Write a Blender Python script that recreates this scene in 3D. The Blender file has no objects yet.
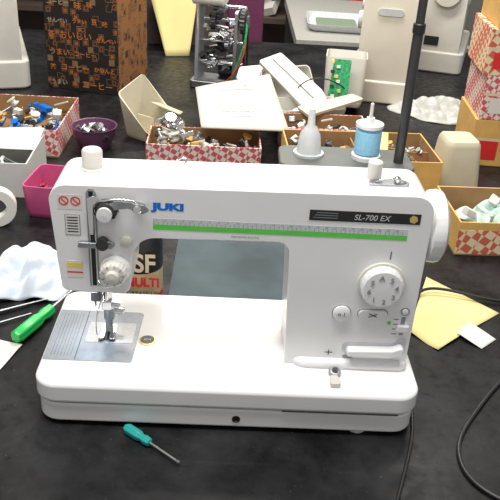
import bpy, bmesh, math, random
from mathutils import Vector, Matrix, Euler
random.seed(7)
S=0.01
# ---------------- materials ----------------
def M(name,col,rough=.4,metal=0,var=.06,nscale=60,bump=0,alpha=1,trans=0,emit=0,coat=0,spec=.5):
    m=bpy.data.materials.new(name);m.use_nodes=True
    nt=m.node_tree;b=nt.nodes['Principled BSDF']
    b.inputs['Roughness'].default_value=rough;b.inputs['Metallic'].default_value=metal
    b.inputs['Coat Weight'].default_value=coat;b.inputs['Specular IOR Level'].default_value=spec
    b.inputs['Transmission Weight'].default_value=trans
    tc=nt.nodes.new('ShaderNodeTexCoord');n=nt.nodes.new('ShaderNodeTexNoise')
    n.inputs['Scale'].default_value=nscale;n.inputs['Detail'].default_value=3
    nt.links.new(tc.outputs['Object'],n.inputs['Vector'])
    r=nt.nodes.new('ShaderNodeValToRGB')
    r.color_ramp.elements[0].position=.3;r.color_ramp.elements[1].position=.7
    c=col
    r.color_ramp.elements[0].color=(*[max(0,v*(1-var)) for v in c],1)
    r.color_ramp.elements[1].color=(*[min(1,v*(1+var)) for v in c],1)
    nt.links.new(n.outputs['Fac'],r.inputs['Fac']);nt.links.new(r.outputs['Color'],b.inputs['Base Color'])
    if bump:
        bp=nt.nodes.new('ShaderNodeBump');bp.inputs['Strength'].default_value=bump;bp.inputs['Distance'].default_value=.002
        nt.links.new(n.outputs['Fac'],bp.inputs['Height']);nt.links.new(bp.outputs['Normal'],b.inputs['Normal'])
    if emit:
        b.inputs['Emission Color'].default_value=(*col,1);b.inputs['Emission Strength'].default_value=emit
    return m
def pattern(name,c1,c2,scale=60,rot=.785,kind='check',c3=None):
    m=bpy.data.materials.new(name);m.use_nodes=True
    nt=m.node_tree;b=nt.nodes['Principled BSDF'];b.inputs['Roughness'].default_value=.7
    tc=nt.nodes.new('ShaderNodeTexCoord');mp=nt.nodes.new('ShaderNodeMapping')
    nt.links.new(tc.outputs['Object'],mp.inputs['Vector'])
    if kind=='check':
        mp.inputs['Rotation'].default_value=(rot,rot,rot)
        t=nt.nodes.new('ShaderNodeTexChecker');t.inputs['Scale'].default_value=scale
        t.inputs['Color1'].default_value=(*c1,1);t.inputs['Color2'].default_value=(*c2,1)
        nt.links.new(mp.outputs['Vector'],t.inputs['Vector']);nt.links.new(t.outputs['Color'],b.inputs['Base Color'])
    else:
        t=nt.nodes.new('ShaderNodeTexVoronoi');t.inputs['Scale'].default_value=scale
        t.distance='CHEBYCHEV';t.feature='F1'
        r=nt.nodes.new('ShaderNodeValToRGB');r.color_ramp.interpolation='CONSTANT'
        e=r.color_ramp.elements;e[0].position=0;e[0].color=(*c1,1);e[1].position=.16;e[1].color=(*c2,1)
        x=e.new(.24);x.color=(*c1,1);x=e.new(.33);x.color=(*(c3 or c2),1);x=e.new(.38);x.color=(*c1,1)
        nt.links.new(mp.outputs['Vector'],t.inputs['Vector']);nt.links.new(t.outputs['Distance'],r.inputs['Fac']);nt.links.new(r.outputs['Color'],b.inputs['Base Color'])
    return m
WHITE=M('machine_white',(.83,.83,.835),.28,0,.015,20,coat=.3)
WHITE2=M('aged_white',(.68,.66,.60),.4,0,.05,20)
BEIGE=M('beige_plastic',(.62,.57,.43),.45,0,.06,20)
CHROME=M('chrome',(.75,.75,.76),.18,1)
STEEL=M('brushed_steel',(.42,.44,.46),.38,1,.08,200)
PLATE=M('needle_plate_steel',(.30,.33,.37),.38,.75,.06,120)
DARK=M('dark_metal',(.08,.08,.08),.4,.7)
BLACK=M('black_plastic',(.015,.015,.016),.4)
GREYP=M('grey_plastic',(.10,.11,.10),.5)
GREEN=M('ruler_green',(.12,.62,.08),.4)
INK=M('dark_ink',(.04,.04,.05),.5)
BLUE=M('logo_blue',(.0,.16,.62),.4)
GREY=M('print_grey',(.28,.30,.32),.5)
LGREY=M('light_grey',(.6,.62,.65),.5)
RED=M('red_print',(.7,.03,.03),.5)
YELLOW=M('yellow_sticker',(.85,.65,.1),.5)
GOLD=M('gold_print',(.8,.6,.2),.35,.7)
THREAD=M('pale_blue_thread',(.30,.62,.84),.8,0,.1,400,bump=.3)
CLEAR=M('frosted_plastic',(.85,.87,.88),.3,trans=.35)
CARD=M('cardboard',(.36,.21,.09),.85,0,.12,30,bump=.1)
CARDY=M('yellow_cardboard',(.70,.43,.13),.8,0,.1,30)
PINKP=pattern('red_white_print',(.78,.70,.62),(.60,.10,.12),95)
ORANGEP=pattern('orange_white_print',(.80,.66,.44),(.62,.13,.08),70)
PURPLE=M('purple_plastic',(.13,.05,.11),.35)
PINK=M('pink_plastic',(.56,.09,.24),.45)
CLOTH=M('white_cloth',(.66,.72,.82),.9,0,.05,30,bump=.3)
CLOTHG=M('green_white_cloth',(.50,.64,.57),.9,0,.3,60,bump=.3)
PAPER=M('white_paper',(.74,.72,.67),.8,0,.03,10)
PAPERM=M('manual_paper',(.60,.59,.54),.7,0,.03,10)
PAPERG=M('grey_white_paper',(.60,.60,.58),.8,0,.03,10)
PAPERY=M('yellow_paper',(.78,.69,.31),.8,0,.04,10)
HG=M('green_handle',(.02,.48,.10),.3)
HT=M('teal_handle',(.02,.36,.34),.3)
PCB=M('circuit_board_green',(.02,.34,.12),.4,0,.5,150)
BAG=M('plastic_bag',(.52,.53,.50),.35,0,.08,20,bump=.5)
VIOLET=M('violet_fabric',(.16,.035,.10),.8,0,.1,60)
BLUEGREY=M('blue_grey_sheet',(.065,.09,.10),.6,0,.3,9,spec=.2)  # mottled blue-grey for the flat area behind the arm opening
BROWNP=pattern('black_orange_print',(.018,.013,.011),(.42,.12,.03),48,0,'print',(.26,.16,.08))
SIDEP=pattern('amber_dark_print',(.34,.15,.05),(.06,.03,.02),40,0,'print')
ORANGE=M('orange_print',(.62,.20,.04),.6)
CREAM=M('cream_print',(.72,.60,.42),.6)
CREAMD=M('cream_print_dull',(.48,.38,.24),.6)
TABLE=bpy.data.materials.new('worn_black_laminate');TABLE.use_nodes=True
nt=TABLE.node_tree;b=nt.nodes['Principled BSDF'];b.inputs['Specular IOR Level'].default_value=.22
tc=nt.nodes.new('ShaderNodeTexCoord')
n1=nt.nodes.new('ShaderNodeTexNoise');n1.inputs['Scale'].default_value=7;n1.inputs['Detail'].default_value=9;n1.inputs['Roughness'].default_value=.7
n2=nt.nodes.new('ShaderNodeTexNoise');n2.inputs['Scale'].default_value=60;n2.inputs['Detail'].default_value=6
n3=nt.nodes.new('ShaderNodeTexNoise');n3.inputs['Scale'].default_value=220;n3.inputs['Detail'].default_value=2
for n in (n1,n2,n3): nt.links.new(tc.outputs['Object'],n.inputs['Vector'])
r1=nt.nodes.new('ShaderNodeValToRGB');e=r1.color_ramp.elements
e[0].position=.4;e[0].color=(.004,.004,.005,1);e[1].position=.78;e[1].color=(.034,.034,.037,1)
r3=nt.nodes.new('ShaderNodeValToRGB');e=r3.color_ramp.elements
e[0].position=.68;e[0].color=(0,0,0,1);e[1].position=.78;e[1].color=(.05,.05,.05,1)
mx=nt.nodes.new('ShaderNodeMix');mx.data_type='RGBA';mx.blend_type='ADD';mx.inputs['Factor'].default_value=1
r2=nt.nodes.new('ShaderNodeValToRGB');e=r2.color_ramp.elements
e[0].position=.3;e[0].color=(.26,.26,.26,1);e[1].position=.75;e[1].color=(.6,.6,.6,1)
nt.links.new(n1.outputs['Fac'],r1.inputs['Fac']);nt.links.new(n2.outputs['Fac'],r2.inputs['Fac']);nt.links.new(n3.outputs['Fac'],r3.inputs['Fac'])
nt.links.new(r1.outputs['Color'],mx.inputs['A']);nt.links.new(r3.outputs['Color'],mx.inputs['B'])
nt.links.new(mx.outputs['Result'],b.inputs['Base Color']);nt.links.new(r2.outputs['Color'],b.inputs['Roughness'])
# ---------------- helpers ----------------
def grp(name,loc=(0,0,0),rz=0,rx=0,ry=0,par=None):
    e=bpy.data.objects.new(name,None);bpy.context.collection.objects.link(e)
    e.empty_display_size=.02
    if par:e.parent=par
    e.location=[v*S for v in loc];e.rotation_euler=(math.radians(rx),math.radians(ry),math.radians(rz));return e
def fin(name,bm,mat,par,bevel=0,seg=3,smooth=True,ang=40,loc=None,rot=None):
    me=bpy.data.meshes.new(name)
    bmesh.ops.recalc_face_normals(bm,faces=bm.faces[:])
    for v in bm.verts: v.co*=S
    for f in bm.faces: f.smooth=smooth
    bm.to_mesh(me);bm.free()
    if smooth and not bevel: me.set_sharp_from_angle(angle=math.radians(ang))
    me.materials.append(mat)
    o=bpy.data.objects.new(name,me);bpy.context.collection.objects.link(o)
    if par: o.parent=par
    if rot: o.rotation_euler=[math.radians(a) for a in rot]
    if loc:
        loc=list(loc)
        if loc[2] is None:
            Rm=Euler([math.radians(a) for a in (rot or (0,0,0))]).to_matrix()
            loc[2]=-min((Rm@v.co).z for v in me.vertices)/S+.03
        o.location=[v*S for v in loc]
    if bevel:
        md=o.modifiers.new('bevel','BEVEL');md.width=bevel*S;md.segments=seg;md.limit_method='ANGLE';md.angle_limit=math.radians(50);md.harden_normals=True
    return o
def box(name,x0,x1,y0,y1,z0,z1,mat,par=None,bevel=.1,seg=2,loc=None,rot=None,taper=None):
    bm=bmesh.new();bmesh.ops.create_cube(bm,size=1)
    for v in bm.verts:
        t=v.co.z+.5
        v.co=Vector((x0+(v.co.x+.5)*(x1-x0),y0+(v.co.y+.5)*(y1-y0),z0+t*(z1-z0)))
    return fin(name,bm,mat,par,bevel,seg,loc=loc,rot=rot)
def rpoly(pts,n=6):
    out=[];N=len(pts)
    for i,(x,y,r) in enumerate(pts):
        p=Vector((x,y));a=Vector(pts[i-1][:2])-p;c=Vector(pts[(i+1)%N][:2])-p
        if r<=0: out.append(p);continue
        a.normalize();c.normalize();ang=a.angle(c);t=r/math.tan(ang/2)
        A=p+a*t;C=p+c*t;bis=(a+c).normalized();O=p+bis*(r/math.sin(ang/2))
        va=A-O;vc=C-O;tot=math.atan2(va.x*vc.y-va.y*vc.x,va.dot(vc))
        for k in range(n+1):
            th=tot*k/n;ct,st=math.cos(th),math.sin(th)
            out.append(O+Vector((va.x*ct-va.y*st,va.x*st+va.y*ct)))
    return out
def prism(name,pts,a0,a1,axis,mat,par=None,bevel=0,seg=3,n=6,loc=None,rot=None):
    P=rpoly([p if len(p)==3 else (*p,0) for p in pts],n);bm=bmesh.new()
    def mk(p,a): return {'y':(p.x,a,p.y),'z':(p.x,p.y,a),'x':(a,p.x,p.y)}[axis]
    A=[bm.verts.new(mk(p,a0)) for p in P];B=[bm.verts.new(mk(p,a1)) for p in P]
    bm.faces.new(A);bm.faces.new(B[::-1])
    for i in range(len(P)): bm.faces.new((A[i],A[(i+1)%len(P)],B[(i+1)%len(P)],B[i]))
    return fin(name,bm,mat,par,bevel,seg,loc=loc,rot=rot)
def lathe(name,prof,org,axis,mat,par=None,seg=32,ripple=0,nr=0,loc=None,rot=None,closed=False):
    ax=Vector(axis).normalized();u=ax.orthogonal().normalized();w=ax.cross(u);bm=bmesh.new();rings=[]
    for r,h in prof:
        ring=[]
        for k in range(seg):
            t=2*math.pi*k/seg;rr=r*(1+ripple*math.cos(nr*t)) if r>0 else 1e-4
            ring.append(bm.verts.new(Vector(org)+ax*h+u*rr*math.cos(t)+w*rr*math.sin(t)))
        rings.append(ring)
    pairs=list(zip(rings,rings[1:]))
    if closed: pairs.append((rings[-1],rings[0]))
    for a,c in pairs:
        for k in range(seg): bm.faces.new((a[k],a[(k+1)%seg],c[(k+1)%seg],c[k]))
    if not closed:
        if prof[0][0]>0: bm.faces.new(rings[0][::-1])
        if prof[-1][0]>0 : bm.faces.new(rings[-1])
    return fin(name,bm,mat,par,loc=loc,rot=rot)
def cyl(name,p0,p1,r,mat,par=None,r2=None,seg=20,c=.12):
    p0,p1=Vector(p0),Vector(p1);L=(p1-p0).length;r2=r if r2 is None else r2;c=min(c,r*.4,r2*.4 if r2>0 else c,L*.3)
    return lathe(name,[(r-c,0),(r,c),(r2,L-c),(max(r2-c,.001),L)],p0,p1-p0,mat,par,seg)
def tube(name,pts,r,mat,par=None,smooth=True,closed=False):
    cu=bpy.data.curves.new(name,'CURVE');cu.dimensions='3D';cu.bevel_depth=r*S;cu.bevel_resolution=3
    sp=cu.splines.new('NURBS' if smooth else 'POLY');sp.points.add(len(pts)-1)
    for q,p in zip(sp.points,pts): q.co=(p[0]*S,p[1]*S,p[2]*S,1)
    if smooth: sp.order_u=4;sp.use_endpoint_u=not closed
    sp.use_cyclic_u=closed
    cu.materials.append(mat);cu.use_fill_caps=True
    o=bpy.data.objects.new(name,cu);bpy.context.collection.objects.link(o)
    if par:o.parent=par
    return o
def text(name,s,loc,size,mat,par=None,rot=(90,0,0),bold=0,ext=.01,align='LEFT',sx=1,shear=0):
    cu=bpy.data.curves.new(name,'FONT');cu.body=s;cu.size=size*S;cu.extrude=ext*S;cu.offset=bold*S
    cu.align_x=align;cu.shear=shear;cu.materials.append(mat)
    o=bpy.data.objects.new(name,cu);bpy.context.collection.objects.link(o)
    o.location=[v*S for v in loc];o.rotation_euler=[math.radians(a) for a in rot];o.scale=(sx,1,1)
    if par:o.parent=par
    return o
def sheet(name,cs,mat,par=None,nx=10,ny=10,wave=.2,thick=.03,seed=0):
    c=[Vector(v) for v in cs];bm=bmesh.new();rnd=random.Random(seed);ph=[rnd.uniform(0,6) for _ in range(4)]
    g=[]
    for j in range(ny+1):
        row=[]
        for i in range(nx+1):
            u,v=i/nx,j/ny
            p=(c[0]*(1-u)+c[1]*u)*(1-v)+(c[3]*(1-u)+c[2]*u)*v
            p.z+=wave*(.5+.5*math.sin(u*5+ph[0]+v*2))*(.5+.5*math.sin(v*4+ph[1]))
            row.append(bm.verts.new(p))
        g.append(row)
    for j in range(ny):
        for i in range(nx): bm.faces.new((g[j][i],g[j][i+1],g[j+1][i+1],g[j+1][i]))
    o=fin(name,bm,mat,par,ang=80)
    md=o.modifiers.new('s','SOLIDIFY');md.thickness=thick*S;md.offset=1
    return o
def cloth(name,cx,cy,rx,ry,h,mat,par=None,seed=1,z0=0,n=44,rip=.08):
    rnd=random.Random(seed);bm=bmesh.new();g=[]
    ks=[(rnd.uniform(-.9,.9)*8/rx,rnd.uniform(-.9,.9)*8/rx,rnd.uniform(0,6)) for _ in range(6)]
    for j in range(n+1):
        row=[]
        for i in range(n+1):
            u,v=i/n*2-1,j/n*2-1
            x=u*math.sqrt(1-v*v/2);y=v*math.sqrt(1-u*u/2);rr=math.hypot(x,y);th=math.atan2(y,x)
            k=1+.14*math.sin(3*th+ks[0][2])+.09*math.sin(5*th+ks[1][2])
            X,Y=cx+x*rx*k,cy+y*ry*k
            q=1
            for a,c,d in ks: q-=.17*(1-abs(math.sin(a*X+c*Y+d)))**2*2
            z=h*max(0,(1-rr**2.5))*max(.12,q)+rip*h*(1+math.sin(9*th))*rr+.05
            row.append(bm.verts.new((X,Y,z0+z)))
        g.append(row)
    for j in range(n):
        for i in range(n): bm.faces.new((g[j][i],g[j][i+1],g[j+1][i+1],g[j+1][i]))
    o=fin(name,bm,mat,par,ang=180)
    md=o.modifiers.new('s','SOLIDIFY');md.thickness=.08*S;md.offset=1
    return o
def carton(name,loc,w,d,h,out,inn,rz=0,t=.3):
    g=grp(name,loc,rz)
    box('bottom',0,w,0,d,0,t,inn,g,0.02,1)
    for nm,a in (('front',(0,w,0,t)),('back',(0,w,d-t,d)),('left',(0,t,t,d-t)),('right',(w-t,w,t,d-t))):
        box('side_'+nm,*a,t,h,out,g,.03,1)
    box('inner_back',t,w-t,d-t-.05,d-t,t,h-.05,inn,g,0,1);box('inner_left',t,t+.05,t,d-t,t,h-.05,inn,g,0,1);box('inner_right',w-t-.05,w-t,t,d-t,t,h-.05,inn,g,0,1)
    return g
def tub(name,loc,w,d,h,mat,rot=(0,0,0),taper=.8,par=None,t=.3,r=1.2,skew=0,skx=0):
    """open moulded plastic cover shell, origin centre bottom; skew slopes the rim"""
    bm=bmesh.new()
    def ring(k,z,ww,dd,rr):
        return [bm.verts.new((p.x,p.y,z+(skew*(p.y/dd)+skx*p.x/ww if z==h else 0))) for p in rpoly([(-ww/2,-dd/2,rr),(ww/2,-dd/2,rr),(ww/2,dd/2,rr),(-ww/2,dd/2,rr)],4)]
    A=[ring(0,0,w*taper*.88,d*taper*.88,r*.7),ring(0,.5,w*taper*.96,d*taper*.96,r*.8),ring(0,1.2,w*taper*1.02,d*taper*1.02,r),ring(0,h,w,d,r),ring(0,h,w-2*t,d-2*t,r-.2),ring(0,.9,w*taper-2*t,d*taper-2*t,r*.8)]
    for a,c in zip(A,A[1:]):
        n=len(a)
        for k in range(n): bm.faces.new((a[k],a[(k+1)%n],c[(k+1)%n],c[k]))
    bm.faces.new(A[0]);bm.faces.new(A[-1])
    return fin(name,bm,mat,par,loc=loc,rot=rot)
def clutter(g,x0,x1,y0,y1,z0,z1,n,mats,seed=0,kinds='bcr',s=1):
    rnd=random.Random(seed)
    for i in range(n):
        x,y=rnd.uniform(x0,x1),rnd.uniform(y0,y1);z=rnd.uniform(z0,z1);m=rnd.choice(mats);k=rnd.choice(kinds);nm='part_%d'%i
        if k=='b':
            a,c,d=rnd.uniform(.6,1.8)*s,rnd.uniform(.5,1.5)*s,rnd.uniform(.2,.8)*s
            prism(nm,[(-a,-c,.2),(a,-c,.2),(a*.7,c,.2),(-a,c*.6,.2)],-d,d,'z',m,g,.12,2,2,loc=(x,y,z),rot=(rnd.uniform(-30,30),rnd.uniform(-30,30),rnd.uniform(0,180)))
        elif k=='c':
            r=rnd.uniform(.5,1.2)*s;L=rnd.uniform(.6,2.0)*s
            ax=Vector((rnd.uniform(-1,1),rnd.uniform(-1,1),rnd.uniform(0.1,1.5)))
            lathe(nm,[(0,0),(r,0),(r,.2*L),(r*.6,.3*L),(r*.6,.8*L),(r,.85*L),(r,L),(0,L)],(x,y,z),ax,m,g,16)
        else:
            a=rnd.uniform(0,6.28);L=rnd.uniform(2,5)*s
            dx,dy=math.cos(a)*L/2,math.sin(a)*L/2
            X0=min(max(x-dx,x0),x1);X1=min(max(x+dx,x0),x1);Y0=min(max(y-dy,y0),y1);Y1=min(max(y+dy,y0),y1)
            if abs(X0-X1)+abs(Y0-Y1)<.5: X1+=1
            cyl(nm,(X0,Y0,z),(X1,Y1,z+rnd.uniform(.2,1.5)),rnd.uniform(.12,.4)*s,m,g,seg=10)
# ---------------- room ----------------
box('floor',-260,300,-160,460,-76,-75,M('floor_vinyl',(.10,.09,.08),.5,0,.1,8),None,0)
box('wall_back',-260,300,460,466,-75,190,M('wall_paint',(.30,.29,.26),.8,0,.03,5),None,0)
box('wall_left',-266,-260,-160,466,-75,190,M('wall_paint_side',(.5,.49,.46),.8,0,.03,5),None,0)
wb=grp('workbench')
box('bench_top',-95,150,-30,205,-4,0,TABLE,wb,.3,2)
for i,(x,y) in enumerate(((-90,-25),(145,-25),(-90,200),(145,200))): box('leg_%d'%i,x-2.5,x+2.5,y-2.5,y+2.5,-75,-4,DARK,wb,.3)
# ---------------- main sewing machine ----------------
sm=grp('sewing_machine')
prism('bed_tray',[(-.2,-1.2,2.6),(45.2,-1.2,2.6),(45.2,19.2,2),(-.2,19.2,2)],.6,3.3,'z',WHITE,sm,.35,4,8)
prism('bed_seam',[(-.05,-1.0,2.5),(45.0,-1.0,2.5),(45.0,19,2),(-.05,19,2)],3.2,3.6,'z',GREY,sm,n=8)
prism('bed_top',[(-.5,-1.5,2.8),(45.5,-1.5,2.8),(45.5,19.5,2),(-.5,19.5,2)],3.5,6.3,'z',WHITE,sm,.55,5,8)
for i,(x,y) in enumerate(((5,3),(39,3),(5,16),(39,16))): cyl('foot_%d'%i,(x,y,0),(x,y,1),1.3,WHITE2,sm)
cyl('front_foot',(38.5,.3,0),(38.5,.3,1),1.2,WHITE2,sm)
lathe('front_screw_hole',[(0,0),(.5,0),(.5,.12),(.35,.12),(.3,.05),(0,.05)],(23.6,-1.18,1.9),(0,-1,0),BLACK,sm,16)
body=[(2.6,15.5,.9),(10.4,15.5,.9),(11.1,22.9,2.6),(28.7,23.2,1.5),(29.3,6.2,.1),(44.4,6.2,.4),(44.5,29.6,2.2),(1.6,29.0,2.0)]
prism('arm_and_pillar',body,4.4,12.6,'y',WHITE,sm,.8,5,8)
prism('pillar_skirt',[(30.0,3.5,2.4),(44.6,3.5,1.2),(44.6,12.8,1),(29.2,12.8,1)],6.0,7.4,'z',WHITE,sm,.9,6,8)
# needle plate
prism('needle_plate',[(-.2,3.2,.3),(10.6,3.2,.3),(10.9,14.2,.6),(-.2,14.2,.3)],6.3,6.42,'z',PLATE,sm,.03,2)
prism('needle_plate_inset',[(4.2,7,.3),(10.2,7,.3),(10.2,11.5,.3),(4.2,11.5,.3)],6.42,6.46,'z',STEEL,sm,.01,1)
box('plate_seam',3.6,3.7,3.3,14.1,6.42,6.43,INK,sm,0)
for i in range(7): box('plate_mark_%d'%i,.6+i*.4,.64+i*.4,4,13.4,6.42,6.43,INK,sm,0)
box('feed_slot',5.9,7.7,7.6,10.4,6.44,6.475,BLACK,sm,0)
for i in range(3): box('feed_dog_%d'%i,6.1+i*.5,6.35+i*.5,7.8,10.2,6.45,6.56,STEEL,sm,.02)
lathe('bed_emblem',[(0,0),(1.05,0),(1.05,.1),(.85,.14),(.0,.14)],(12.0,8.0,6.3),(0,0,1),GOLD,sm,24)
lathe('bed_emblem_disc',[(.0,0),(.9,0),(.9,.03),(.0,.03)],(12.0,8.0,6.43),(0,0,1),DARK,sm,24)
text('bed_emblem_text','ISM',(12.0,7.8,6.47),.6,LGREY,sm,rot=(0,0,0),align='CENTER')
nx,ny=6.9,8.8
cyl('needle_bar',(nx,ny,11),(nx,ny,16.5),.36,CHROME,sm)
box('needle_clamp',nx-.6,nx+.6,ny-.55,ny+.55,10.4,11.7,CHROME,sm,.15)
cyl('needle_clamp_screw',(nx+.5,ny-.1,11),(nx+1.7,ny-.2,11),.35,CHROME,sm)
cyl('needle',(nx,ny,6.5),(nx,ny,10.5),.07,CHROME,sm,seg=8)
cyl('presser_bar',(nx,ny+1.6,8.6),(nx,ny+1.6,16.5),.42,CHROME,sm)
box('presser_holder',nx-.6,nx+.7,ny+.7,ny+2.2,8.2,9.9,STEEL,sm,.15)
cyl('presser_screw',(nx+.6,ny+1.4,9.2),(nx+2.0,ny+1.3,9.2),.5,CHROME,sm)
prism('presser_foot',[(-1.1,-1.7,.3),(-.35,-1.7,.3),(-.25,-.1,.05),(.25,-.1,.05),(.35,-1.7,.3),(1.1,-1.7,.3),(.9,1.6,.3),(-.9,1.6,.3)],6.62,6.85,'z',CHROME,sm,.05,2,3,loc=(nx,ny+.2,0))
box('presser_shank',nx-.45,nx+.45,ny+.8,ny+1.7,6.8,8.4,STEEL,sm,.12)
tube('presser_guard',[(nx-1.2,ny-1.2,7.2),(nx-1.4,ny-1.4,9.5),(nx-.9,ny-.6,11),(nx-.4,ny+.2,12.5)],.08,CHROME,sm)
cyl('thread_cutter_post',(nx-1.6,ny+2.0,11.5),(nx-1.6,ny+2.0,16),.25,DARK,sm)
box('threader_block',nx-1.9,nx-.7,ny-.5,ny+1.0,11.6,13.0,DARK,sm,.15)
box('presser_guide_block',nx-.2,nx+1.1,ny+.8,ny+2.4,12.6,14.0,STEEL,sm,.15)
tube('needle_threader_arm',[(nx-1.6,ny+2,11.8),(nx-1.6,ny-.5,11.2),(nx-.8,ny-1.2,10.6)],.12,CHROME,sm)
FY=4.4
box('take_up_slot',6.15,6.65,FY-.04,FY+.3,16.4,28.4,BLACK,sm,.02)
tube('slot_rim',[(5.95,FY-.05,16.4),(5.95,FY-.05,28.2),(6.2,FY-.05,28.7),(6.7,FY-.05,28.7),(6.9,FY-.05,28.2),(6.9,FY-.05,16.4)],.1,GREY,sm,False)
prism('take_up_lever',[(-.25,-2.2,.1),(.25,-2.2,.1),(.35,1.4,.15),(1.0,2.0,.2),(.4,2.6,.3),(-.35,2.2,.2)],3.4,3.6,'y',CHROME,sm,.05,2,4,loc=(6.4,0.3,25.6))
lathe('upper_tension',[(0,0),(1.2,0),(1.25,.4),(.7,.5),(.65,.9),(1.0,1.0),(1.0,1.3),(.5,1.5),(0,1.5)],(8.1,FY,26.4),(0,-1,0),DARK,sm)
lathe('upper_tension_cap',[(0,0),(.85,0),(.85,.35),(0,.4)],(8.1,FY-1.5,26.4),(0,-1,0),WHITE,sm)
prism('thread_guide_arm',[(7.0,27.0,.3),(9.5,27.8,.3),(12.4,27.5,.3),(13.0,26.8,.25),(12.2,26.4,.2),(10.6,27.0,.2),(9.0,26.7,.2),(8.0,26.1,.3)],FY-1.1,FY-.9,'y',STEEL,sm,.05,2,4)
cyl('guide_arm_post',(11.6,FY,27.0),(11.6,FY-1.4,27.0),.5,CHROME,sm)
tube('thread_wire',[(7.4,FY-.9,27.6),(9.5,FY-1.4,28.4),(11.2,FY-1.2,28.1),(12.4,FY-.5,27.3)],.12,CHROME,sm)
tube('check_spring',[(8.1+1.4*math.cos(a),FY-.6,26.3+1.0*math.sin(a)) for a in [i*.5 for i in range(12)]],.07,DARK,sm)
prism('mid_guide',[(4.7,21.6,.2),(8.6,21.6,.2),(9.0,22.1,.2),(8.4,22.5,.2),(6.8,22.3,.2),(4.9,22.3,.2)],FY-.6,FY-.1,'y',STEEL,sm,.08,2)
lathe('mid_guide_roller',[(0,0),(.65,0),(.65,.3),(.4,.45),(.4,.8),(.7,.9),(.7,1.1),(0,1.1)],(7.6,FY,22.3),(0,-1,0),DARK,sm)
lathe('guide_button',[(0,0),(.7,0),(.7,.35),(.5,.5),(0,.5)],(10.2,FY,22.4),(0,-1,0),WHITE2,sm)
lathe('thread_tension_dial_base',[(0,0),(1.7,0),(1.75,.4),(1.4,.7),(0,.7)],(8.9,FY,18.9),(0,-1,0),WHITE,sm)
lathe('thread_tension_dial',[(0,0),(1.5,0),(1.55,.9),(1.3,1.2),(.75,1.3),(.7,1.9),(0,2.0)],(8.8,FY-.6,18.8),(0,-1,0),WHITE2,sm,64,.03,20)
for i in range(9):
    box('dial_mark_%d'%i,-.03,.03,-.02,0,-.2,.2,INK,sm,0,loc=(8.8+1.15*math.cos(i*.7),FY-1.86,18.8+1.15*math.sin(i*.7)),rot=(0,90-math.degrees(i*.7),0))
tube('thread_hook',[(6.9,FY-.1,17.3),(6.9,FY-.8,17.0),(7.8,FY-.8,16.5),(8.4,FY-.2,16.4)],.09,CHROME,sm)
box('warning_sticker',2.7,5.4,FY-.02,FY+.02,26.1,27.9,PAPER,sm,0)
for i,x in enumerate((3.4,4.7)):
    lathe('warning_ring_%d'%i,[(.42,0),(.55,0),(.55,.03),(.42,.03)],(x,FY-.02,27.15),(0,-1,0),RED,sm,20,closed=True)
    box('warning_bar_%d'%i,-.4,.4,-.02,.0,-.06,.06,RED,sm,0,loc=(x,FY-.04,27.15),rot=(0,45,0))
box('info_sticker_frame',3.4,5.1,FY-.03,FY+.02,22.9,25.5,GREY,sm,0)
box('info_sticker',3.5,5.0,FY-.05,FY+.02,23.0,25.4,PAPER,sm,0)
for i in range(6): box('info_line_%d'%i,3.65,4.85,FY-.06,FY,23.3+i*.35,23.45+i*.35,INK,sm,0)
box('yellow_sticker',3.3,5.1,FY-.03,FY+.02,17.4,19.6,PAPER,sm,0)
box('yellow_band',3.3,5.1,FY-.04,FY+.02,18.7,19.3,YELLOW,sm,0)
box('yellow_band_red',3.3,5.1,FY-.04,FY+.02,18.0,18.2,RED,sm,0)
text('logo_lettering','JUKI',(13.2,FY-.02,26.55),1.15,BLUE,sm,bold=.07,sx=1.6)
box('ruler_scale',13.2,41.9,FY-.02,FY+.02,24.75,25.5,LGREY,sm,0)
box('ruler_green_band',13.2,41.9,FY-.03,FY+.02,24.1,24.72,GREEN,sm,0)
for i in range(57): 
    h=.45 if i%2==0 else .28
    box('ruler_tick_%d'%i,13.3+i*.5,13.36+i*.5,FY-.03,FY,24.75,24.75+h,GREY,sm,0)
for i in range(28): text('ruler_num_%d'%i,str(i+1),(13.5+i*1.0,FY-.03,25.15),.36,GREY,sm)
box('name_plate',30.6,43.1,FY-.05,FY+.1,26.15,27.45,BLACK,sm,.03)
text('name_plate_text','SL-700 EX',(37.6,FY-.06,26.45),.95,LGREY,sm,align='CENTER',shear=.2)
lathe('name_plate_badge',[(0,0),(.5,0),(.5,.04),(0,.04)],(42.3,FY-.05,26.8),(0,-1,0),GOLD,sm,6)
for i in range(3): box('plate_stripe_%d'%i,31+i*.2,33.8,FY-.06,FY,26.5+i*.3,26.56+i*.3,GREY,sm,0)
text('arm_caption_a','FREE MOTION QUILTING',(22.0,FY-.02,23.55),.28,GREY,sm)
dc=(39.8,FY,18.3)
lathe('stitch_dial_base',[(0,0),(2.85,0),(2.8,.25),(0,.25)],dc,(0,-1,0),WHITE2,sm,48)
lathe('stitch_dial',[(0,0),(2.5,0),(2.5,.9),(2.25,1.15),(0,1.2)],(dc[0],FY-.25,dc[2]),(0,-1,0),WHITE,sm,72,.012,24)
for i,ch in enumerate(['A','5','4','3','2','1','6','S']):
    a=math.radians(100-(i*45));text('dial_num_%d'%i,ch,(dc[0]+1.6*math.cos(a),FY-1.47,dc[2]+1.6*math.sin(a)-.35),.95,GREY,sm,align='CENTER',ext=.03,bold=.01)
box('dial_pointer',dc[0]-.06+.6,dc[0]+.06+.6,FY-.03,FY,21.6,22.6,INK,sm,0)
lathe('start_button_ring',[(0,0),(1.15,0),(1.15,.1),(0,.1)],(35.6,FY,14.1),(0,-1,0),GREY,sm)
lathe('start_button',[(0,0),(1.05,0),(1.05,.35),(.85,.5),(0,.5)],(35.6,FY,14.1),(0,-1,0),WHITE,sm)
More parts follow.
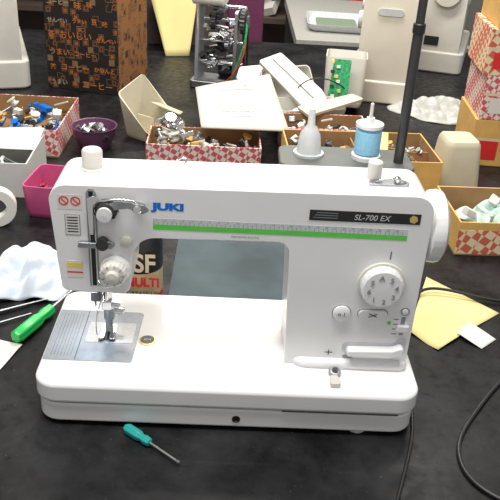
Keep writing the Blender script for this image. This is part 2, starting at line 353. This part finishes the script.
box('start_icon',35.85,35.93,FY-.53,FY-.45,13.8,14.4,INK,sm,0)
text('start_icon_o','o',(35.1,FY-.51,13.9),.8,INK,sm)
prism('thread_trim_button_ring',[(37.5,13.35,.7),(41.2,13.45,.7),(41.2,14.85,.7),(37.5,14.75,.7)],FY-.1,FY,'y',GREY,sm)
prism('thread_trim_button',[(37.6,13.45,.6),(41.1,13.55,.6),(41.1,14.75,.6),(37.6,14.65,.6)],FY-.4,FY,'y',WHITE,sm,.1,2)
for s in (-1,1): tube('scissors_icon_%d'%(s+1),[(38.8,FY-.42,14.1+.25*s),(39.8,FY-.42,14.1-.2*s)],.05,INK,sm,False)
lathe('indicator_ring',[(0,0),(.55,0),(.55,.08),(0,.08)],(43.2,FY,14.6),(0,-1,0),GREY,sm)
lathe('indicator_lamp',[(0,0),(.4,0),(.35,.2),(0,.25)],(43.2,FY,14.6),(0,-1,0),WHITE,sm)
lathe('indicator_lamp_led',[(0,0),(.25,0),(.2,.15),(0,.2)],(41.5,FY,12.9),(0,-1,0),GREEN,sm)
box('speed_slot',42.9,43.4,FY-.03,FY+.02,11.2,13.8,GREY,sm,0)
box('speed_slider',42.4,43.9,FY-.6,FY,11.9,12.8,WHITE,sm,.15)
for i in range(4): box('speed_mark_%d'%i,42.0,42.6,FY-.02,FY,11.3+i*.7,11.4+i*.7,INK,sm,0)
LY=4.4
prism('reverse_lever_recess',[(36.2,8.2,.8),(44.0,8.2,.5),(44.0,10.8,.5),(43.0,10.7,.4),(42.5,10.0,.5),(36.2,10.0,.8)],LY-.04,LY,'y',LGREY,sm)
prism('reverse_lever',[(36.7,8.5,.4),(42.0,8.5,.4),(43.6,9.0,.4),(43.6,10.2,.4),(42.2,9.6,.4),(36.7,9.4,.4)],LY-1.3,LY,'y',WHITE,sm,.22,3)
box('icon_needle_up',34.2,35.1,LY-.03,LY+.03,8.2,8.3,INK,sm,0);box('icon_needle_up2',34.6,34.7,LY-.03,LY+.03,7.9,8.6,INK,sm,0)
prism('icon_oval',[(36.4,7.5,.25),(37.7,7.5,.25),(37.7,8.0,.25),(36.4,8.0,.25)],LY-.05,LY+.03,'y',GREY,sm)
lathe('needle_position_knob',[(0,0),(.75,0),(.75,.5),(.6,.7),(0,.75)],(35.4,2.6,6.3),(0,-.3,1),STEEL,sm)
lathe('needle_position_cap',[(0,0),(.4,0),(.35,.2),(0,.2)],(35.4,2.4,7.0),(0,-.3,1),DARK,sm)
prism('thread_cutter_tab',[(-.6,-.9,.3),(.6,-.9,.3),(.5,.9,.4),(-.5,.9,.4)],6.3,7.0,'z',WHITE2,sm,.15,3,loc=(35.2,.7,0))
box('bed_access_slot',29,42.9,-1.53,-1.4,3.55,3.7,INK,sm,0)
lathe('handwheel',[(0,0),(3.2,0),(3.6,.4),(4.25,.7),(4.35,1.5),(4.2,2.1),(3.6,2.5),(2.2,2.7),(0,2.7)],(44.3,8.4,24.2),(1,0,0),WHITE,sm,72,.008,30)
lathe('presser_adjust_knob',[(0,0),(1.4,0),(1.4,.3),(1.15,.4),(1.15,2.3),(1.0,2.5),(0,2.5)],(5.8,9.4,28.9),(0,0,1),WHITE2,sm,48,.015,24)
cyl('winder_spindle',(38.2,9.4,29.2),(38.2,9.4,31.6),.85,WHITE2,sm)
prism('winder_plate',[(37.2,7.0,.3),(41.8,7.0,.3),(42.2,8.4,.5),(40,8.8,.3),(37.5,8.4,.5)],29.3,29.75,'z',STEEL,sm,.08,2)
cyl('winder_post',(40.6,7.8,29.5),(40.6,7.8,30.4),.4,CHROME,sm)
tube('winder_spring',[(38,7.6,29.8),(39,7.2,30.5),(40.5,7.2,30.6),(41.6,7.8,29.8)],.1,CHROME,sm)
cyl('top_guide_post',(15.5,9.5,29),(15.5,9.5,30.6),.18,CHROME,sm)
tube('top_guide_hook',[(15.5,9.5,30.5),(16.3,9.5,31.2),(17,9.3,30.6),(16.2,9.1,30.2)],.1,CHROME,sm)
prism('spool_stand',[(27.5,13.2,1),(44,13.2,1),(44,20,1.5),(27.5,20,1.5)],28.2,29.2,'z',GREYP,sm,.2,3)
box('spool_stand_bracket',34,38,12,14,24,28.4,GREYP,sm,.2)
cyl('spool_pin_a',(31.2,17.0,29),(31.2,17.0,33.4),.25,WHITE2,sm)
cyl('spool_pin_b',(38.3,16.6,29),(38.3,16.6,36.2),.22,WHITE2,sm)
cyl('mast_lower',(42.2,15.6,28),(42.2,15.6,46),.6,DARK,sm)
cyl('mast_upper',(42.2,15.6,45.5),(42.2,15.6,64),.5,DARK,sm)
cyl('mast_collar',(42.2,15.6,44.8),(42.2,15.6,46.0),.72,BLACK,sm)
tube('mast_guide_bar',[(30,15.6,62.5),(31.5,15.6,64),(42,15.6,64),(44,15.6,63)],.2,DARK,sm)
LEDM=M('led_emitter',(.85,.93,1),.4,emit=12)
for i in range(2): lathe('led_%d'%i,[(0,0),(.4,0),(.3,.15),(0,.2)],(4.4,7+i*2,15.5),(0,0,-1),LEDM,sm,12)
sp=grp('thread_spool')
c0=(38.3,16.6,29.2)
lathe('spool_core',[(0.3,0),(1.8,0),(1.8,.5),(1.3,.7),(.9,.8),(.9,3.8),(1.4,3.9),(1.7,4.1),(1.7,4.5),(.5,4.55),(.5,5.2),(.3,5.2)],c0,(0,0,1),WHITE,sp)
lathe('thread_winding',[(.9,.72),(1.6,.8),(1.6,3.6),(1.2,3.85)],c0,(0,0,1),THREAD,sp,40)
cn=grp('thread_cone')
lathe('cone_shell',[(1.5,0),(1.6,.15),(1.5,.8),(1.25,2.6),(.75,3.4),(.48,3.8),(.38,5.6),(.3,5.8)],(31.2,17.0,29.2),(0,0,1),CLEAR,cn)
lathe('cone_flange',[(1.5,.05),(1.9,.0),(1.9,.3),(1.5,.35)],(31.2,17.0,29.2),(0,0,1),CLEAR,cn)
# ---------------- things on the bench ----------------
can=grp('spray_can',(8.7,28.5,0))
lathe('can_body',[(0,0),(3.1,0),(3.3,.3),(3.3,17.5),(3.0,18.2),(2.2,18.8),(2.1,19),(0,19)],(0,0,0),(0,0,1),M('can_cream',(.82,.66,.38),.35),can,48)
lathe('can_black_band',[(3.31,5.9),(3.33,5.9),(3.33,13),(3.31,13)],(0,0,0),(0,0,1),BLACK,can,48,closed=True)
lathe('can_red_band',[(3.31,.6),(3.33,.6),(3.33,1.9),(3.31,1.9)],(0,0,0),(0,0,1),RED,can,48,closed=True)
cyl('can_cap',(0,0,19),(0,0,22),1.8,RED,can)
text('can_letters','SF',(0.9,-3.42,6.4),4.2,CREAM,can,align='CENTER',bold=.1,sx=.85)
text('can_letters_red','MULTI',(0.6,-3.42,3.9),2.1,RED,can,align='CENTER',bold=.09,sx=.85)
text('can_letters_small','GREASE UP',(0.6,-3.42,2.4),.95,INK,can,align='CENTER')
gs=grp('grey_sheet');prism('flat_sheet',[(12.8,22,1),(40,23,1),(41,60,1),(13,60,1)],0,.35,'z',BLUEGREY,gs,.05,2)  # thin blue-grey area on the bench, seen through the arm opening
cl=grp('crumpled_cloth');cloth('cloth_sheet',-9.3,32.5,8.3,8.2,5.5,CLOTH,cl,3)
def screwdriver(name,a,b,c,r,mat,z):
    g=grp(name);a,b,c=[Vector((*p,z)) for p in (a,b,c)];d=b-a;L=d.length
    lathe('handle',[(0,0),(r*.7,.1),(r,.5),(r,L*.55),(r*.7,L*.68),(r*.9,L*.8),(r*.75,L*.97),(r*.4,L)],a,d,mat,g,36,.07,6)
    e=b+(c-b)*.9
    cyl('shaft',b-(c-b)*.05,e,r*.27,CHROME,g,seg=12)
    lathe('tip',[(r*.27,0),(r*.4,(c-b).length*.05),(r*.12,(c-b).length*.1)],e,c-b,STEEL,g,12)
    return g
screwdriver('screwdriver',(-7.0,14.6),(-3.7,22.6),(-1.8,27.5),1.0,HG,1.05)
screwdriver('screwdriver.001',(10.4,-1.9),(13.7,-4.5),(17.3,-7.5),.6,HT,.65)
tw=grp('tweezers')
for i,(a,c) in enumerate((((-12,21.5,.3),(-5.5,26.3,.3)),((-12,21.5,.5),(-5.0,25.8,.6)))): cyl('tweezer_arm_%d'%i,a,c,.25,STEEL,tw,r2=.1)
aw=grp('steel_scriber');cyl('scriber_rod',(-13.5,17,.4),(-6.6,22.0,.35),.25,STEEL,aw,r2=.12);cyl('scriber_grip',(-14.5,16.3,.45),(-10.5,19.1,.45),.4,DARK,aw)
pl=grp('pliers');prism('plier_arm',[(-5,-.4,.3),(0,-.5,.2),(3.5,-.15,.1),(3.5,.1,.1),(0,.5,.2),(-5,1.0,.4)],0,.7,'z',DARK,pl,.1,2,loc=(-12,25.5,.05),rot=(0,0,38));prism('plier_arm_b',[(-5,-1.6,.3),(0,-.5,.2),(3.4,-.1,.1),(3.4,.1,.1),(0,.5,.2),(-5,-.9,.3)],.1,.8,'z',BLACK,pl,.1,2,loc=(-12,25.5,.05),rot=(0,0,38))
bk=grp('folded_paper');sheet('paper_sheet',[(-15,8,.15),(-7.6,8.2,.15),(-6.0,14.4,.15),(-13,16.4,.15)],PAPER,bk,wave=.4,seed=2)
sheet('paper_sheet_under',[(-16,4,.02),(-8.6,5.0,.02),(-7.2,12,.02),(-14,14,.02)],BEIGE,bk,wave=.02,seed=2)
tp=grp('tape_roll',(-19.7,50.5,3.7));lathe('roll',[(1.9,-1.1),(3.5,-1.1),(3.6,-1),(3.6,1),(3.5,1.1),(1.9,1.1)],(0,0,0),(.25,-1,.0),PAPER,tp,40,closed=True)
yp=grp('note_paper');sheet('paper_sheet',[(49.2,21.5,.05),(52.6,17.2,.05),(64.8,28.0,.05),(55.5,38.5,.05)],PAPERY,yp,wave=.4,seed=4)
wl=grp('white_label');sheet('label_sheet',[(56.2,21.0,.75),(59.2,18.0,.1),(62.1,20.6,.1),(58.8,23.9,.8)],PAPER,wl,wave=.1,seed=5)
cb=grp('power_cable');tube('cord',[(44.8,10,2),(46.5,8,.5),(46.1,3,.3),(45.2,-1.5,.3),(43.6,-6,.3),(41.6,-11.5,.3),(38,-20,.3),(33,-29,.3)],.22,BLACK,cb)
cb=grp('pedal_cable');tube('cord',[(75,21,.3),(66,17,.3),(59,10,.3),(54.2,3.5,.3),(50.6,-1.5,.3),(49.8,-6,.3),(51,-9.5,.3),(54.5,-12.2,.3),(62,-15,.3)],.27,BLACK,cb)
cb=grp('motor_cable');tube('cord',[(44.5,15,4),(48.5,20,.8),(50.5,29,.9),(54,34,1.1),(60,32,1.1),(67,30,.3),(80,31,.3)],.25,BLACK,cb)
# left trays
g=carton('parts_box',(-39,84,0),23,24,6.2,PINKP,CARD,0)
clutter(g,1.5,21.5,1.5,22,1.5,6.2,80,[STEEL,WHITE2,DARK,BLACK,CARDY,LGREY,BLUE,STEEL,BEIGE,DARK],11)
g=carton('storage_tray',(-37,62,0),20,17,7,PAPERG,PAPERG,2)
clutter(g,1.5,18,1.5,9,2,5.5,22,[BLACK,GREYP,BLACK,LGREY],12,s=1.3)
sheet('tray_paper',[(1,9,6.9),(19.5,8.5,6.4),(20,17.5,7.4),(.5,17.5,7.4)],PAPER,g,wave=.8,seed=3)
g=grp('plastic_bin');tub('bin_shell',(-12.2,58.5,0),6.3,11,6.6,PINK,(0,0,-6),.88,g);clutter(g,-13.6,-10.6,55,62,1.5,4,8,[RED,DARK,PURPLE],14)
g=grp('plastic_bowl',(-9.4,91.5,0))
lathe('bowl_shell',[(0,0),(3.2,0),(3.4,.3),(4.6,3),(5.0,5),(5.2,5.1),(5.2,5.3),(4.8,5.2),(4.3,3.1),(3.1,.7),(0,.6)],(0,0,0),(0,0,1),PURPLE,g,48)
clutter(g,-2.8,2.8,-2.8,2.8,2,4.6,16,[STEEL,DARK,WHITE2,CHROME,PURPLE],15)
# tapered cover, one corner cut high
g=grp('plastic_cover');tub('cover_shell',(1.2,100.2,.03),9.5,9,8,BEIGE,(0,0,-35),.75,g,skew=3,skx=-8,r=.9)
box('cover_rib',-2.6,2.6,-.2,.2,0,4,BEIGE,g,.1,loc=(1.2,100.8,.9),rot=(0,0,-35))
prism('cover_flap',[(-3.5,-3,.3),(4,-2.5,.3),(2.5,4,.5),(-3,3,.3)],0,.3,'z',BEIGE,g,.08,2,loc=(6.4,100.5,7.0),rot=(-18,14,-20))
# mid box
g=carton('parts_box.001',(3.2,82.5,0),25,12,4.8,PINKP,CARD,1)
clutter(g,1.5,23.5,1.5,10,1.2,4.0,60,[STEEL,WHITE2,DARK,BLACK,CHROME,DARK,CARDY,STEEL],16)
clutter(g,1.5,10,2,10,4,7,14,[STEEL,CHROME,WHITE2,DARK],17,'cb',1.3)
g=grp('instruction_manual')
mc=[(14.8,88,7.3),(34.3,88.5,7.3),(30.6,119,11.5),(12.3,108.5,10)]
sheet('pages',mc,PAPERM,g,wave=.3,thick=.35,seed=6)
def onm(u,v,dz=.9):
    c=[Vector(q) for q in mc];p=(c[0]*(1-u)+c[1]*u)*(1-v)+(c[3]*(1-u)+c[2]*u)*v;p.z+=dz;return p
for i,(v,s_,t_) in enumerate(((.76,1.25,'INSTRUCTION MANUAL'),(.67,1.1,'Sewing Machine'),(.32,.9,'For safety, read before use'),(.22,.9,'Keep this booklet at hand'),(.12,.8,'SL-700 EX'))):
    text('manual_line_%d'%i,t_,onm(.5,v,1.25),s_,GREY,g,rot=(8,0,3+v*14),align='CENTER',bold=.015)
box('manual_rule',-7,7,-.05,.05,0,.02,GREY,g,0,loc=onm(.5,.45,1.25),rot=(8,0,9))
g=grp('plastic_cover.001');tub('cover_shell',(21.5,111,0),15,12,8.3,WHITE2,(0,0,8),.85,g)
# white covers and boards
g=grp('machine_cover_shells')
tub('shell_a',(40,110,.03),17,11,7,WHITE2,(0,0,14),.85,g)
clutter(g,34,46,107,113,2,6,18,[STEEL,DARK,WHITE2,BLACK,LGREY],41)
tub('shell_b',(34,131,None),15,10,7,WHITE2,(50,0,25),.8,g)
tub('shell_c',(51,127,None),11,11,14,WHITE2,(-18,0,-8),.9,g,skew=3)
prism('side_plate',[(-10,-3.4,.8),(9,-4.0,1),(10.5,2.8,1.2),(7,3.8,.8),(-9,3.4,.8)],-.6,.6,'z',WHITE2,g,.3,3,loc=(36.5,118,10.5),rot=(20,24,-46))
for i in range(3): prism('side_plate_ridge_%d'%i,[(-8,-.2,.1),(8,-.2,.1),(8,.2,.1),(-8,.2,.1)],.6,.9,'z',LGREY,g,.06,2,loc=(36.5+i*1.2,118+i*1.3,10.7),rot=(20,24,-46))
prism('side_plate_b',[(-8,-2.5,1),(8,-2.5,1),(7,3,1),(-8,2,1)],-.4,.4,'z',WHITE,g,.15,2,loc=(30,128,9.5),rot=(35,-10,-20))
prism('side_plate_c',[(-8,-2.5,.5),(9,-1.5,.5),(8,2,.5),(-8,2.5,.5)],-.4,.4,'z',BEIGE,g,.15,2,loc=(45,105,8.5),rot=(8,-6,30))
tube('wire_loop',[(37,116,8),(40,112,15),(46,112,13),(50,118,9)],.15,BLACK,g)
g=grp('circuit_board')
prism('board',[(-2.6,0,.3),(2.6,0,.3),(2.6,12,.3),(-1.8,12,.3)],-.1,.1,'z',PCB,g,loc=(48,116.5,4.5),rot=(70,0,-10))
for i in range(9): box('chip_%d'%i,-.5,.5,-.4,.4,0,.4,[BLACK,WHITE2,GOLD][i%3],g,.05,loc=(48+random.uniform(-1.6,1.6),116.9+i*.4,6+i*1.15),rot=(70,0,-10))
# open carton
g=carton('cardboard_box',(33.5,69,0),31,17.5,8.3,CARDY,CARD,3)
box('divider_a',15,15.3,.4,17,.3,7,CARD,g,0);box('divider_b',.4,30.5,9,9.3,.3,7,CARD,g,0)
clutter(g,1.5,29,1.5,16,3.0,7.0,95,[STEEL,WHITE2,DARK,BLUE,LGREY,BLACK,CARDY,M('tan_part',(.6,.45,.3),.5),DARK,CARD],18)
sheet('card_slip',[(17,10,6.5),(22,9.5,6.5),(23,15,9),(18,15.5,9)],PAPERY,g,wave=.3,seed=9)
g=carton('parts_box.002',(33,91,0),20,11,7,PINKP,CARD,2);clutter(g,1.5,18,1.5,9,3,7,30,[WHITE2,STEEL,LGREY,BEIGE,DARK],19)
g=grp('plastic_cover.002');tub('cover_shell',(70.5,82,None),9,10,10,BEIGE,(180,0,5),.82,g,r=1.6)
box('cover_vent',-2.6,2.6,-.1,.1,0,.5,GREY,g,0,loc=(70.5,77.9,5),rot=(-5,0,5));box('cover_vent_b',-2.6,2.6,-.1,.1,0,.5,GREY,g,0,loc=(70.5,78.0,6.4),rot=(-5,0,5))
g=carton('rag_box',(62.3,47,0),26,16,6.5,CARDY,CARD,2)
box('printed_panel',.0,26,-.06,0,.3,5.0,ORANGEP,g,0)
cloth('rag',13,8,10.5,6.3,5,CLOTHG,g,8,z0=2.0);clutter(g,2,24,2,14,4,6,16,[CLOTHG,WHITE2,PAPERG,DARK],20,'b',1.3)
g=grp('cardboard_box_stack',(76.5,92,0),-4)
zz=0
for i,(h,mm_,dx) in enumerate(((11,CARDY,0),(10,PINKP,.6),(10,ORANGEP,-.4),(12,CARDY,.8))):
    box('stacked_box_%d'%i,dx,24+dx,0,18,zz,zz+h-.05,mm_,g,.15,2)
    box('box_tape_%d'%i,dx-.03,24+dx,-.03,.0,zz+h*.55,zz+h*.55+.6,CREAM,g,0)
    box('box_label_%d'%i,dx+1.5,dx+6,-.06,0,zz+1.5,zz+h-5,PAPER if i%2 else RED,g,0)
    zz+=h
text('box_print','PARTS',(1.6,-.08,35),2.6,RED,g,bold=.05)
# printed box left back
g=grp('printed_carton',(-30,136,0),-14)
box('box_body',0,21,0,22,0,40,BROWNP,g,.2,2)
box('box_side_panel',21,21.08,.3,21.7,.3,39.7,SIDEP,g,0)
rnd=random.Random(5);words=['コーヒー','豆','おいしい','茶','せんべい','味','かりんと','ラーメン','米','うまい']
for r in range(9):
    x=1.0
    while x<17:
        w_=rnd.choice(words);s_=rnd.uniform(1.4,2.4)
        if x+len(w_)*s_*.95>20.5: break
        text('print_%d_%d'%(r,int(x)),w_,(x,-.1,1.5+r*4.2+rnd.uniform(-.4,.4)),s_,rnd.choice([ORANGE,ORANGE,CREAMD]),g,bold=.03);x+=len(w_)*s_*.98+1.4
g=grp('yellow_folder');sheet('folder_sheet',[(-1,176,0.2),(6.5,178,0.2),(9,190,22),(-8,189,19)],PAPERY,g,wave=.3,thick=.4,seed=8)
g=grp('storage_box',(-16,192,0),3);box('box_body',0,34,0,12,0,19,M('dark_box',(.07,.05,.05),.7),g,.2);box('box_lid',-.4,34.4,-.4,12.4,16,19.4,M('dark_lid',(.10,.08,.08),.7),g,.2)
g=grp('sewing_machine_mechanism',(17.5,146,0),-12)
prism('base_casting',[(-8,-5,1),(8,-5,1),(8,5,1),(-8,5,1)],0,2.2,'z',STEEL,g,.3)
prism('frame_left',[(-4,2,.5),(4,2,.5),(3,14,1),(4,24,1.5),(-3,25,1.5),(-3.5,12,1)],-6.8,-5.8,'x',GREY,g,.15)
prism('frame_right',[(-4,2,.5),(4,2,.5),(3,22,1),(-3,22,1)],4.2,5.2,'x',STEEL,g,.15)
for i,z in enumerate((7,13,19,22.5)): cyl('shaft_%d'%i,(-7.5,-1+i*.6,z),(6.8,-1+i*.6,z),.5,CHROME,g)
for i,(x,z,r) in enumerate(((-2,19,2.6),(2,13,2.2),(-3,7,1.8),(6.4,19,3.4),(0,22.5,1.5))):
    lathe('gear_%d'%i,[(0,0),(r,0),(r,1.2),(r*.5,1.3),(r*.5,2),(0,2)],(x-.6,-.2,z),(1,0,0),[DARK,STEEL,CHROME][i%3],g,40,.04,20)
prism('cover_cap',[(-4,23,1.5),(4,23,1.5),(3.4,27,1.5),(-3.4,27,1.5)],-8,1,'x',WHITE2,g,.5)
cyl('motor',(-1,3,4.6),(5,3,4.6),2.3,BLACK,g)
tube('belt',[(6.9,-.2,22),(6.9,2.8,19),(6.9,4.5,5),(6.9,2.5,2.8),(6.9,-1.5,8),(6.9,-3.3,19)],.3,BLACK,g,closed=True)
tube('wires_green',[(4,-4,3),(7,-5,10),(8.5,-3,16),(7,-1,20)],.35,PCB,g);tube('wires_red',[(3,-4,3),(8,-6,8),(9,-3,14),(6,0,21)],.2,RED,g)
cyl('needle_bar',(-6.4,-3,3),(-6.4,-3,24),.4,CHROME,g);clutter(g,-5,4,-4,2,5,20,34,[CHROME,STEEL,DARK,WHITE2,BLACK],23)
def machine(name,loc,rz,k=1,dep=6,mat=WHITE2,led=BLUE,wheel=True):
    g=grp(name,loc,rz)
    f=lambda pts:[(a*k,b*k,c*k) for a,b,c in pts]
    prism('base',f([(-18,-dep-1.5,2),(18,-dep-1.5,2),(18,dep+1.5,2),(-18,dep+1.5,2)]),0,6*k,'z',mat,g,.6*k,4)
    prism('arm_and_pillar',f([(-17,15,.8),(-9,15,.8),(-8.5,20,1.5),(5,20,1.5),(5.5,5.5,.1),(17.5,5.5,.1),(17,30,3.5),(-17.5,29.5,3)]),-dep*k,dep*k,'y',mat,g,1.8*k,5)
    if wheel: lathe('handwheel',[(0,0),(3.4*k,0),(3.8*k,.8),(3.6*k,2.2),(0,2.4)],(17*k,1.5*k,22*k),(1,0,0),mat,g,48,.015,24)
    else: prism('handle_recess',[(-3.5,24,1),(3.5,24,1),(3.5,26,1),(-3.5,26,1)],17.2*k,17.5*k,'x',LGREY,g,.1)
    cyl('needle_bar',(-13*k,0,7*k),(-13*k,0,16*k),.4*k,CHROME,g);cyl('tension_knob',(-12*k,-dep*k,20*k),(-12*k,-(dep+1.3)*k,20*k),1.4*k,mat,g)
    lathe('stitch_knob',[(0,0),(2.4*k,0),(2.2*k,1.2),(0,1.3)],(11.5*k,-dep*k,20*k),(0,-1,0),LGREY,g)
    box('label_stripe',-12*k,8*k,(-dep-.05)*k,-dep*k,24*k,25*k,led,g,0)
    if wheel: box('power_socket',17.4*k,17.7*k,-3*k,1*k,7.5*k,10*k,BLACK,g,.1)
    return g
machine('sewing_machine.001',(66.5,155,0),-101,1.07,7,M('cream_white',(.76,.72,.62),.4,0,.03,15),wheel=False)
machine('sewing_machine.002',(-53,152,0),-72,1.3,8)
machine('sewing_machine.003',(92,194,0),-108,1.15,7)
g=grp('plastic_bag');cloth('bag_sheet',79,131,12,11,5,BAG,g,5,rip=.02)
g=grp('side_table');box('table_top',44,110,212,300,-4,0,M('pale_table',(.42,.42,.39),.5),g,.3)
for i,(x,y) in enumerate(((47,215),(107,215),(47,297),(107,297))): box('leg_%d'%i,x-2,x+2,y-2,y+2,-75,-4,DARK,g,.2)
g=grp('serving_tray',(50,226,0),-3);tub('tray_shell',(11,13,0),24,28,3,LGREY,(0,0,0),.92,g,r=3);prism('green_cloth',[(3,3,1),(19,3,1),(19,22,1),(3,22,1)],1,1.5,'z',M('sage_cloth',(.20,.27,.19),.8),g)
g=grp('desk_chair',(25,232,0),8)
prism('backrest',[(-7,-14,3),(7,-14,3),(7,14,4),(-7,14,4)],-2,2,'y',VIOLET,g,1,4)
prism('seat',[(-14,-14,4),(14,-14,4),(14,14,4),(-14,14,4)],-33,-27,'z',VIOLET,g,1.5,4,loc=(0,18,0))
box('back_post',-2,2,2,4,-32,-5,DARK,g,.3);cyl('gas_column',(0,18,-68),(0,18,-33),2.5,DARK,g)
for i in range(5):
    a=i*2*math.pi/5;cyl('foot_spoke_%d'%i,(0,18,-68),(15*math.cos(a),18+15*math.sin(a),-71),2,BLACK,g,r2=1.3);lathe('caster_%d'%i,[(0,-1),(2.4,-1),(2.5,0),(2.4,1),(0,1)],(15*math.cos(a),18+15*math.sin(a),-72.5),(-math.sin(a),math.cos(a),0),BLACK,g,20)
g=grp('storage_cabinet',(-120,310,-75))
CAB=M('cabinet_brown',(.08,.055,.045),.6)
for nm,a in (('back',(0,250,33,35,0,125)),('left_side',(0,3,0,35,0,125)),('right_side',(247,250,0,35,0,125))): box(nm,*a,CAB,g,.2)
for i in range(5): box('shelf_%d'%i,3,247,0,33,i*30,i*30+3,CAB,g,.2)
clutter(g,8,240,5,25,66,75,40,[WHITE2,BEIGE,RED,BLUE,CARD,GREYP],31,'bc',5)
# ---------------- camera ----------------
yaw,pit,roll=-.036,.493,.062
cy,sy,cp,sn=math.cos(yaw),math.sin(yaw),math.cos(pit),math.sin(pit)
F=Vector((-sy*cp,cy*cp,-sn));R=Vector((cy,sy,0));U=R.cross(F)
R,U=R*math.cos(roll)+U*math.sin(roll),U*math.cos(roll)-R*math.sin(roll)
cd=bpy.data.cameras.new('camera');cam=bpy.data.objects.new('camera',cd);bpy.context.collection.objects.link(cam)
mm=Matrix((R,U,-F)).transposed().to_4x4();mm.translation=Vector((21.498,-71.339,62.72))*S;cam.matrix_world=mm
cd.sensor_width=36;cd.lens=754.2/500*36;cd.clip_start=.02
bpy.context.scene.camera=cam
# ---------------- light ----------------
def area(name,loc,size,sy_,pw,col=(1,1,1),rot=(0,0,0)):
    l=bpy.data.lights.new(name,'AREA');l.shape='RECTANGLE';l.size=size*S;l.size_y=sy_*S;l.energy=pw;l.color=col
    o=bpy.data.objects.new(name,l);bpy.context.collection.objects.link(o);o.location=[v*S for v in loc];o.rotation_euler=[math.radians(a) for a in rot]
area('ceiling_lamp_front',(0,-20,165),120,25,29,(1,.975,.93))
area('ceiling_lamp_mid',(40,120,165),120,25,34,(1,.94,.85))
area('ceiling_lamp_far',(20,260,165),120,25,26,(1,.94,.85))
l=bpy.data.lights.new('machine_led','SPOT');l.energy=.5;l.color=(.75,.88,1);l.spot_size=1.2;l.shadow_soft_size=.004;l.spot_blend=.8
o=bpy.data.objects.new('machine_led_light',l);bpy.context.collection.objects.link(o);o.parent=sm;o.location=(.048,.075,.150)
w=bpy.data.worlds.new('world');bpy.context.scene.world=w;w.use_nodes=True
w.node_tree.nodes['Background'].inputs[0].default_value=(1,.985,.96,1);w.node_tree.nodes['Background'].inputs[1].default_value=.42
bpy.context.scene.view_settings.view_transform='Standard'
